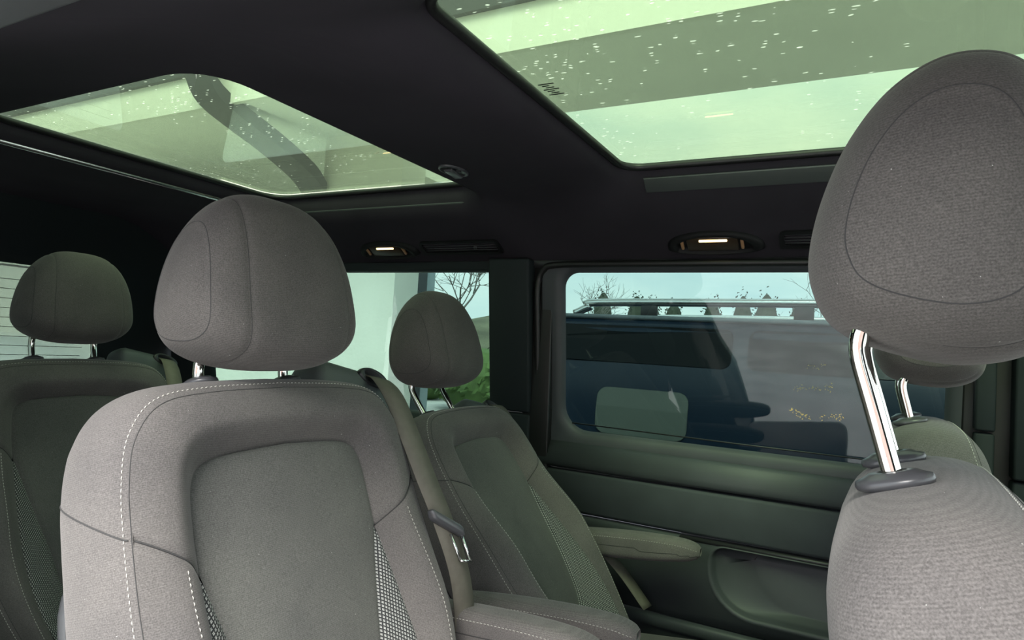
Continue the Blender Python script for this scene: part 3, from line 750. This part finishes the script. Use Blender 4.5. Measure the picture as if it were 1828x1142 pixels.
def make_seat(name, label, group, pos, recline, raise_, head_tilt=0.0, belt_side=1, arms=(), belt=None, hscale=1.0, guide=True, yaw=0.0):
    X, Y, Z = pos
    root = empty(name, (X + 0.22, Y, 0.62)); tag(root, label, 'car seat', group)
    root.rotation_euler = (0, 0, math.radians(yaw))
    loc = Vector((X, Y, Z)) - root.location
    rot = (0, -math.radians(recline), 0)
    bk = obj('backrest', ME['body'], 'seat_cloth', root, loc, rot)
    obj('centre_panel', ME['centre'], 'seat_cloth_centre', bk); obj('upper_frame', ME['frame'], 'seat_cloth', bk)
    for nm in 'lr':
        obj('woven_insert', ME['insert' + nm], 'insert_cloth', bk); obj('side_bolster', ME['bolster' + nm], 'seat_cloth', bk)
        obj('stitching', ME['stin' + nm], 'thread', bk); obj('side_seam', ME['sseam' + nm], 'seam_thread', bk); obj('panel_seam', ME['pseam' + nm], 'seam_thread', bk)
    obj('stitching', ME['stout'], 'thread', bk); obj('edge_seam', ME['edge_seam'], 'seam_thread', bk)
    obj('rear_shell', ME['shell'], 'shell_plastic', bk)
    # headrest on its posts
    uu = Vector((-math.sin(math.radians(recline)), 0, math.cos(math.radians(recline))))
    hl = loc + uu * raise_
    hd = obj('headrest', ME['head'], 'headrest_cloth', root, hl, (0, -math.radians(recline - head_tilt), 0))
    hd.scale = (hscale, hscale, hscale)
    for k in ('hs1', 'hs2'): obj('cover_seam', ME[k], 'seam_thread', hd)
    for k in ('ho1', 'ho2'): obj('oval_seam', ME[k], 'seam_thread', hd)
    for s in (-1, 1):
        po = obj('post', post_mesh(raise_), 'chrome', root, hl + Vector((0, s * 0.074, 0)), rot)
        obj('post_bezel', bezel(), 'bezel_plastic', root, loc + Vector((0, s * 0.074, 0)) + uu * 0.002, rot)
    # cushion
    piv = loc + uu * -0.60
    obj('seat_cushion', cushion_mesh(), 'seat_cloth', root, (piv.x + 0.03, 0, 0.27), (0, math.radians(-6), 0))
    obj('seat_base', ME['base'], 'black_plastic', root, (piv.x + 0.03, 0, 0.37))
    armrest_meshes()
    for s, ax, azz in arms:
        ar = obj('armrest', ME['arm'], 'seat_cloth', root, Vector((ax, Y + s * 0.295, azz)) - root.location, (0, math.radians(-3), 0))
        obj('stitching', ME['arm_sta'], 'thread', ar); obj('stitching', ME['arm_stb'], 'thread', ar); obj('side_seam', ME['arm_seam'], 'seam_thread', ar)
    if guide:
        s = belt_side
        # padded shoulder that carries the belt outlet, local to the backrest frame
        v, f = rbox(-0.062, 0.022, min(s * .13, s * .305), max(s * .13, s * .305), -0.16, 0.040, 0.028, 5)
        v = [(x, y, z - max(0, (abs(y) - 0.20)) * 0.35) for x, y, z in v]
        gd = obj('belt_shoulder', mesh('belt_shoulder', v, f), 'leatherette', root, loc, rot)
        lo = []
        for sx, d in ((1.0, 0.0), (1.06, 0.006), (1.0, 0.012), (0.72, 0.012), (0.62, 0.002)):
            lo.append([(0.012 + d + 0.0, s * .262 + 0.034 * sx * math.cos(t), 0.0 + 0.017 * sx * math.sin(t) - 0.012 * math.cos(t) * s * 0.8) for t in np.linspace(0, 2 * math.pi, 28, endpoint=False)])
        obj('belt_outlet', mesh('belt_outlet', *loft(lo, cap1=True)), 'black_plastic', gd)
        path = belt or [(0.020, .262, 0.004), (0.044, .256, -0.012), (0.070, .246, -0.05), (0.092, .237, -.12), (0.106, .239, -.20), (0.112, .250, -.27), (.108, .268, -.36), (.08, .285, -.46), (.04, .29, -.62)]
        path = catmull([(a, s * b, c) for a, b, c in path], 60)
        tt = np.linspace(0, 1, 60)
        wd = np.stack([0.35 * sstep(tt, 0.02, .25) + 0 * tt, s * np.ones(60), -0.15 * np.ones(60)], -1)
        bl = obj('seat_belt', mesh('seat_belt', *ribbon(path, wd, 0.040)), 'belt', root, loc, rot)
        # latch tongue parked on the webbing
        pc = path[37]; ang = 0
        v, f = rbox(-0.008, 0.008, -0.027, 0.027, -0.009, 0.010, 0.006, 3)
        v = [(x + y * 0.3 * s, y, z - y * s * 0.8) for x, y, z in v]
        tg = obj('tongue_grip', mesh('tongue_grip', v, f), 'bezel_plastic', bl, tuple(pc + np.array([0.006, -0.002 * s, 0])))
        mb = MB()
        for dy in (-0.010, 0.010):
            mb.tube([(0.0 + dy * .3 * s, dy, -0.010), (0.004 + dy * .3 * s, dy + s * .004, -0.052)], 0.0028, 6)
        mb.tube([(0.004 - .003 * s, -0.010 + s * .004, -0.052), (0.004 + .003 * s, 0.010 + s * .004, -0.052)], 0.0028, 6)
        v = [(x, y, z - y * s * 0.35) for x, y, z in mb.v]
        obj('tongue_blade', mesh('tongue_blade', v, mb.f), 'tongue_metal', bl, tuple(pc + np.array([0.010, 0.012 * s, -0.012])))
    return root

GR = 'grey cloth seats of the van'
make_seat('passenger_seat', 'grey cloth seat in the middle foreground, its belt on the right', GR, (-0.795, -0.43, 1.545), 20, 0.034, arms=((1, -0.66, 1.155),))
make_seat('passenger_seat', 'reclined grey cloth seat next to the sliding door armrest', GR, (-0.950, 0.325, 1.440), 36, 0.094, head_tilt=12, yaw=4, belt=[(0.02, .262, .004), (.035, .27, -.012), (.038, .276, -.06), (.040, .279, -.15), (.045, .284, -.27), (.055, .298, -.40), (.09, .325, -.55), (.10, .34, -.68)], arms=((-1, -0.68, 1.115), (1, -0.66, 1.115)))
make_seat('passenger_seat', 'shaded rear row seat at the left edge, in front of the tailgate window', GR, (-1.80, -0.155, 1.52), 16, 0.060, hscale=0.93)
make_seat('passenger_seat', 'nearest seat at the right edge, seen from its side with headrest raised', GR, (0.025, -0.42, 1.534), 16, 0.126, head_tilt=9, hscale=1.02, guide=False, yaw=-1.5)
make_seat('passenger_seat', 'farther front seat behind the raised headrest at the right edge', GR, (0.077, 0.425, 1.530), 14, 0.085, guide=False)

# ------------------------------------------------------------------ lamps, vents, switch on the headliner
def frame_at(o, x, y, z, tilt):
    o.location = (x, y, z); o.rotation_euler = (math.radians(tilt), 0, 0)
# local: x along the van, y up the slope, z out of the headliner towards the cabin
def lamp(x, label):
    r = empty('reading_lamp'); tag(r, label, 'lamp', 'reading lamps above the windows')
    lo = []
    for k, h in ((1.0, 0.0), (0.98, 0.008), (0.90, 0.013), (0.80, 0.013), (0.76, 0.004)):
        ring = [(0.125 * k * math.cos(t), -0.020 + (0.062 * k * max(0, math.sin(t)) ** 0.8 if math.sin(t) > 0 else 0.018 * k * math.sin(t)), h) for t in np.linspace(0, 2 * math.pi, 44, endpoint=False)]
        lo.append(ring)
    v, f = loft(lo, cap1=True); obj('housing', mesh('housing', v, f), 'lamp_black', r)
    v, f = rbox(-0.070, 0.062, -0.026, 0.022, 0.003, 0.009, 0.003, 2); obj('lens', mesh('lens', v, f), 'lamp_lens', r)
    v, f = rbox(-0.036, 0.036, 0.010, 0.0165, 0.008, 0.013, 0.002, 2); obj('led_bar', mesh('led_bar', v, f), 'led', r)
    for xx in (-0.082, 0.072):
        v, f = rbox(xx - 0.004, xx + 0.004, -0.018, 0.014, 0.004, 0.012, 0.002, 2); obj('button', mesh('button', v, f), 'amber_clip', r)
    frame_at(r, x, 0.655, 1.934, 146)
    return r
lamp(-0.36, 'lit reading lamp above the sliding door window')
lamp(-1.445, 'lit reading lamp above the rear side window')
def vent(x0, x1, label):
    r = empty('air_vent'); tag(r, label, 'air vent', 'air vents above the windows')
    hw = (x1 - x0) / 2
    q = rrect(-hw, hw, -0.030, 0.030, [.006, .006, .018, .018], 5, 3); qi = rrect(-hw + .012, hw - .012, -0.021, 0.021, .006, 5, 3)
    v, f = loft([[(x, y, 0) for x, y in q], [(x, y, .010) for x, y in q], [(x, y, .010) for x, y in qi], [(x, y, -.004) for x, y in qi]], cap1=True)
    obj('frame', mesh('frame', v, f, smooth=False), 'lamp_black', r)
    for k in range(4):
        v, f = rbox(-hw + .012, hw - .012, -0.0055, 0.0055, -0.0008, 0.0008, 0.0005, 1)
        obj('slat', mesh('slat', v, f), 'bezel_plastic', r, (0, -0.015 + k * .010, 0.004), (math.radians(35), 0, 0))
    v, f = rbox(-0.006, 0.006, -0.005, 0.005, 0.004, 0.012, 0.002, 2); obj('slider', mesh('slider', v, f), 'bezel_plastic', r, (hw * .4, .0, 0))
    frame_at(r, (x0 + x1) / 2, 0.652, 1.938, 146)
vent(-1.30, -1.0, 'black slatted air vent beside the lamp over the rear side window')
vent(-0.20, 0.10, 'black slatted air vent beside the raised headrest')
r = empty('roof_switch', (-0.885, 0.20, 2.038)); tag(r, 'small black switch set into the roof bar between the glass panels', 'switch')
lo = []
for k, h in ((1.0, 0.004), (1.0, -0.002), (0.86, -0.003), (0.82, 0.001)):
    lo.append([(0.030 * k * math.cos(t), 0.048 * k * math.sin(t), h) for t in np.linspace(0, 2 * math.pi, 30, endpoint=False)])
obj('bezel', mesh('bezel', *loft(lo, cap1=True)), 'bezel_plastic', r)
v, f = rbox(-0.012, 0.012, -0.026, 0.026, -0.008, 0.0, 0.003, 2); v = [(x, y, z - max(0, y) * 0.2) for x, y, z in v]
obj('rocker', mesh('rocker', v, f), 'bezel_plastic', r)
obj('divider', MB().box(-0.022, 0.022, -0.003, 0.0, -0.006, 0.001).mesh('divider'), 'shell_plastic', r)

# ------------------------------------------------------------------ outside
struct(obj('ground', MB().box(-80, 60, -40, 90, -0.05, 0.0).mesh('ground'), 'pale_ground'))
# covered parking beside a white house
hs = empty('house', (0, 3, 0)); tag(hs, 'white rendered house with a carport canopy, seen through the glass roof and rear side window', 'house')
def part(nm, m, par, *boxes, smooth=False):
    mb = MB()
    for b in boxes: mb.box(*b)
    L0 = par.location
    mb.v = [(x - L0.x, y - L0.y, z - L0.z) for x, y, z in mb.v]
    return obj(nm, mb.mesh(nm, smooth), m, par)
part('wall', 'render_white', hs, (-10.5, -3.77, 2.63, 2.91, 0, 2.68), (-3.77, -3.0, 2.63, 2.91, 0, 3.215))
part('corner_post', 'gutter_dark', hs, (-3.2, -3.01, 2.912, 3.04, 0, 2.60))
part('porch_glass', 'blue_glass', hs, (-3.18, -3.03, 3.04, 3.17, 0, 2.60))
cp = hs
part('soffit', 'soffit_grey', cp, (-10.5, -3.77, 1.86, 9.0, 3.22, 3.30), (-3.77, 8, 1.86, 2.72, 3.18, 3.34))
part('fascia', 'fascia_board', cp, (-10.5, 8, 1.82, 1.858, 3.175, 3.42))
part('gutter', 'gutter_dark', cp, (-10.5, 8, 1.785, 1.86, 3.42, 3.68))
lo = []
for t in np.linspace(0, math.pi, 14): lo.append([(-2.98, 2.72 + .08 * math.sin(t) - 3, 3.26 - .08 * math.cos(t)), (8, 2.72 + .08 * math.sin(t) - 3, 3.26 - .08 * math.cos(t))])
v, f, _ = grid(np.array(lo)); obj('edge_bead', mesh('edge_bead', v, f), 'soffit_grey', cp)
pts = catmull([(-4.06, 1.64, 3.52), (-4.04, 1.70, 3.34), (-4.0, 1.78, 3.22), (-3.95, 1.98, 3.12), (-3.90, 2.22, 3.02), (-3.84, 2.48, 2.88), (-3.83, 2.61, 2.77)], 20)
mb = MB(); lo = []
for p in pts: lo.append([(p[0] + dx * .12, p[1], p[2] + dz * .05) for dx, dz in ((-1, -1), (1, -1), (1, 1), (-1, 1))])
v, f = loft(lo, cap0=True, cap1=True); v = [(x, y - 3, z) for x, y, z in v]
obj('brace', mesh('brace', v, f, smooth=False), 'gutter_dark', cp)
part('post', 'gutter_dark', cp, (7.8, 7.95, 2.62, 2.76, 0, 3.22))

# neighbouring dark van with roof rails
nv = empty('parked_van', (0.35, 3.4, 0)); tag(nv, 'dark blue van with silver roof rails parked beyond the sliding door', 'van')
def nv_sec(k):
    hw, top = k
    return [(-hw, 0.30), (-hw - .01, .80), (-hw, 1.30), (-hw + .04, 1.55), (-hw + .13, 1.78), (-hw + .20, 1.845), (-hw + .34, 1.875), (0, 1.90), (hw - .34, 1.875), (hw - .20, 1.845), (hw - .13, 1.78), (hw - .04, 1.55), (hw, 1.30), (hw + .01, .80), (hw, .30)]
lo = []
for x, sc, zt in ((-2.35, .93, .94), (-2.30, .97, .985), (-2.2, .99, 1.0), (-1.5, 1, 1), (0, 1, 1), (1.3, 1, 1), (1.6, .98, .985), (2.4, .94, .62), (3.0, .90, .55), (3.15, .80, .5)):
    lo.append([(x, y * sc, 0.3 + (z - .3) * zt) for y, z in nv_sec((0.93, 1.9))])
v, f = loft(lo, cap0=True, cap1=True); obj('body', mesh('body', v, f), 'van_paint', nv)
def side_panel(x0, x1, z0, z1, out, rad):
    """pane lying on the van's near side"""
    sec = np.array(nv_sec((0.93, 1.9)))[:7]
    q = rrect(x0, x1, z0, z1, rad, 5, 3)
    yy = lambda z: float(np.interp(z, sec[:, 1], sec[:, 0]))
    return loft([[(x, yy(z) - out, z) for x, z in q], [(x, yy(z) + 0.01, z) for x, z in q]], cap0=True)
for x0, x1 in ((-2.12, -0.98), (-0.90, 0.25), (0.33, 1.25)):
    obj('side_window', mesh('side_window', *side_panel(x0, x1, 1.585, 1.80, 0.006, 0.05), smooth=False), 'van_glass', nv)
obj('pale_rectangle', mesh('pale_rectangle', *side_panel(-1.70, -1.18, 1.18, 1.44, 0.008, 0.06), smooth=False), 'pale_panel', nv)  # pale rounded rectangle on the van's near side
obj('side_moulding', mesh('side_moulding', *side_panel(-2.1, 1.4, 1.10, 1.13, 0.015, 0.01), smooth=False), 'black_plastic', nv)
for sy in (-1, 1):
    pts = catmull([(-1.98, sy * .66, 1.87), (-1.88, sy * .66, 1.915), (-1.74, sy * .66, 1.945), (0, sy * .66, 1.965), (1.1, sy * .66, 1.945), (1.25, sy * .66, 1.88)], 30)
    rl = obj('roof_rail', mesh('roof_rail', *tube(pts, 0.025, 10)), 'silver_rail', nv)
    for k in range(4):
        x = -1.5 + k * .85
        v, f = rbox(x - .05, x + .05, sy * .66 - .015, sy * .66 + .015, 1.86, 1.955, .008, 2); obj('rail_foot', mesh('rail_foot', v, f), 'black_plastic', rl)
    obj('drip_rail', mesh('drip_rail', *tube([(-2.2, sy * .735, 1.852), (1.3, sy * .735, 1.852)], 0.016, 6)), 'roof_edge', nv)
for x in (-1.6, 1.9):
    for sy in (-1, 1):
        ring = [[(x + r_ * math.cos(t), sy * (.80 + d), .33 + r_ * math.sin(t)) for t in np.linspace(0, 2 * math.pi, 28, endpoint=False)] for r_, d in ((.2, .12), (.31, .13), (.33, .10), (.33, -.08))]
        obj('wheel', mesh('wheel', *loft(ring, cap0=True, cap1=True)), 'rubber', nv)
gw = empty('beige_building', (-13, 1, 0)); tag(gw, 'beige rendered building far behind the tailgate window', 'building')
part('wall', 'beige_wall', gw, (-16, -12.0, -6, 9, 0, 3.0)); part('roof', 'gutter_dark', gw, (-16.3, -11.7, -6.3, 9.3, 3.0, 3.3))
for y in (-3.0, 0.6, 4.4): part('window', 'blue_glass', gw, (-12.02, -11.97, y, y + 1.1, 1.0, 2.1))
# white car behind the tailgate
wc = empty('parked_car', (-6.6, 1.6, 0)); tag(wc, 'white car parked behind the tailgate window', 'car')
lo = []
for x, w, zt in ((-2.0, .60, .75), (-1.9, .80, .95), (-1.2, .86, 1.02), (-.6, .87, 1.40), (.2, .87, 1.50), (1.0, .87, 1.48), (1.6, .86, 1.30), (1.9, .82, 1.0), (2.0, .70, .8)):
    b_ = zt > 1.1
    lo.append([(x, -w, .3), (x, -w - .02, .7), (x, -w + .02, .95 if b_ else zt * .9), (x, -w + (.22 if b_ else .08), zt - .05), (x, -w + .35, zt), (x, w - .35, zt), (x, w - (.22 if b_ else .08), zt - .05), (x, w - .02, .95 if b_ else zt * .9), (x, w + .02, .7), (x, w, .3)])
v, f = loft(lo, cap0=True, cap1=True); obj('body', mesh('body', v, f), 'car_white', wc)
v, f = rbox(1.52, 1.80, -.55, .55, 1.02, 1.30, .03, 3); v = [(x - (z - 1.02) * .5, y, z) for x, y, z in v]; obj('rear_window', mesh('rear_window', v, f), 'van_glass', wc)
for y in (-.62, .62):
    v, f = rbox(1.84, 1.98, y - .12, y + .12, .72, .92, .03, 3); obj('tail_lamp', mesh('tail_lamp', v, f), 'amber_clip', wc)
for x in (-1.3, 1.3):
    for sy in (-1, 1):
        ring = [[(x + r_ * math.cos(t), sy * (.74 + d), .31 + r_ * math.sin(t)) for t in np.linspace(0, 2 * math.pi, 24, endpoint=False)] for r_, d in ((.2, .12), (.29, .14), (.31, .10), (.31, -.08))]
        obj('wheel', mesh('wheel', *loft(ring, cap0=True, cap1=True)), 'rubber', wc)
# pink building on the camera's side, mirrored in the door window
pb = empty('garage_building', (4, -13, 0)); tag(pb, 'pink walled garage with pale eaves mirrored in the sliding door window', 'building')
part('wall', 'pink_wall', pb, (-1.45, 10, -15.0, -12.0, 0, 2.42))
part('eaves', 'fascia_white', pb, (-2.0, 10.4, -15.4, -11.5, 2.42, 2.75)); part('roof', 'gutter_dark', pb, (-1.8, 10.2, -15.2, -11.7, 2.75, 3.3))
for k in range(4): part('vent_slat', 'fascia_white', pb, (-0.75, -0.25, -12.03, -11.96, 1.75 + k * .10, 1.80 + k * .10))
for x in (0.35, 3.0): part('wall_joint', 'gutter_dark', pb, (x, x + .03, -12.02, -11.99, 0, 2.42))

# bank, bushes and trees behind
def bank():
    P = []
    for i, x in enumerate(np.linspace(-60, -9, 40)):
        row = []
        for y in np.linspace(16, 60, 20):
            h = 3.4 * sstep((y - 16) / 14.0) * sstep((-x - 9) / 5.0) + 0.25 * math.sin(x * 1.3 + y) * sstep((y - 16) / 10)
            row.append((x, y, h))
        P.append(row)
    v, f, _ = grid(np.array(P), flip=True); return mesh('grass_bank', v, f)
o = obj('grass_bank', bank(), 'grass_bank'); struct(o, 'olive grass bank rising behind the house')
def bush(x, y, z, r, h, m, label, cat='bush', name='bush', group=None, n=420):
    rng = random.Random(int(x * 100 + y * 7)); mb = MB()
    for k in range(n):
        t = rng.random() * 2 * math.pi; c = rng.uniform(-0.3, 1); q = math.sqrt(max(0, 1 - c * c)); rr = rng.uniform(.72, 1.05)
        p = Vector((math.cos(t) * q * r * rr, math.sin(t) * q * r * rr, (c * .5 + .5) * h * rr)); s = rng.uniform(.07, .13) * r
        a = Vector((rng.gauss(0, 1), rng.gauss(0, 1), rng.gauss(0, 1))).normalized() * s; b_ = a.orthogonal().normalized() * s * .6
        i = len(mb.v); mb.v += [tuple(p - a), tuple(p + b_), tuple(p + a), tuple(p - b_)]; mb.f.append((i, i + 1, i + 2, i + 3))
    lo = [[(r * .85 * math.sin(ph) * math.cos(t), r * .85 * math.sin(ph) * math.sin(t), h * (.5 - .45 * math.cos(ph))) for t in np.linspace(0, 6.283, 14, endpoint=False)] for ph in np.linspace(0.1, 3.04, 8)]
    mb.add(*loft(lo, cap0=True, cap1=True))
    o = obj(name, mb.mesh(name), m, None, (x, y, z)); tag(o, label, cat, group); return o
bush(-8.6, 13.2, -0.2, 1.3, 1.9, 'leaf', 'leafy green bush at the foot of the grass bank, right of the house')
bush(-11.6, 14.9, -0.15, 1.2, 1.6, 'leaf', 'leafy green bush half hidden behind the dark porch post')
def tree(x, y, z, h, label, seed, spread=0.55, depth=5, r0=None):
    rng = random.Random(seed); root = empty('bare_tree', (x, y, z)); tag(root, label, 'tree', 'bare winter trees')
    tr = MB(); br = MB(); r0 = r0 or h * .009
    def grow(p, d, ln, r, k):
        m1 = p + d * ln * .5 + Vector((rng.gauss(0, .04), rng.gauss(0, .04), 0)) * ln; q = p + d * ln
        (tr if k == 0 else br).tube([p, m1, q], [r, r * .85, r * .7], 5 if k < 2 else 3, cap=False)
        if k >= depth: return
        for i in range(3 if k < 4 else 2):
            dd = (d + Vector((rng.gauss(0, spread), rng.gauss(0, spread), rng.gauss(0.12, spread * .6)))).normalized()
            grow(p + d * ln * rng.uniform(.55, 1.0), dd, ln * rng.uniform(.6, .82), r * .62, k + 1)
    grow(Vector((0, 0, 0)), Vector((0, 0, 1)), h * .30, r0, 0)
    obj('trunk', tr.mesh('trunk', True), 'bark', root); obj('branches', br.mesh('branches', True), 'bark', root)
tree(-13.5, 19.5, 0.6, 7.5, 'spreading bare tree above the grass bank in the rear side window', 3)
tree(-17.5, 21, 1.2, 7.5, 'bare tree nearest to the house porch', 5)
tree(-11.2, 26, 0.5, 7.0, 'bare tree at the left edge of the sliding door window', 11)
tree(-2.6, 36, 0, 9.0, 'bare tree on the skyline near the raised headrest', 19)
ORD = 'first second third fourth fifth sixth seventh eighth ninth tenth eleventh twelfth thirteenth fourteenth fifteenth sixteenth'.split()
for i in range(16):
    x = -17 + i * 1.9; rr = .90 + .03 * math.sin(i * 2.3)
    bush(x, 44 + 2 * math.sin(i * 1.7), -0.40, rr, 6.5 + .5 * math.sin(i * 1.3 + 1), 'evergreen', 'dark evergreen behind the parked van, %s from the left in the distant tree line' % ORD[i], 'tree', 'evergreen_tree', 'distant tree line', 420)
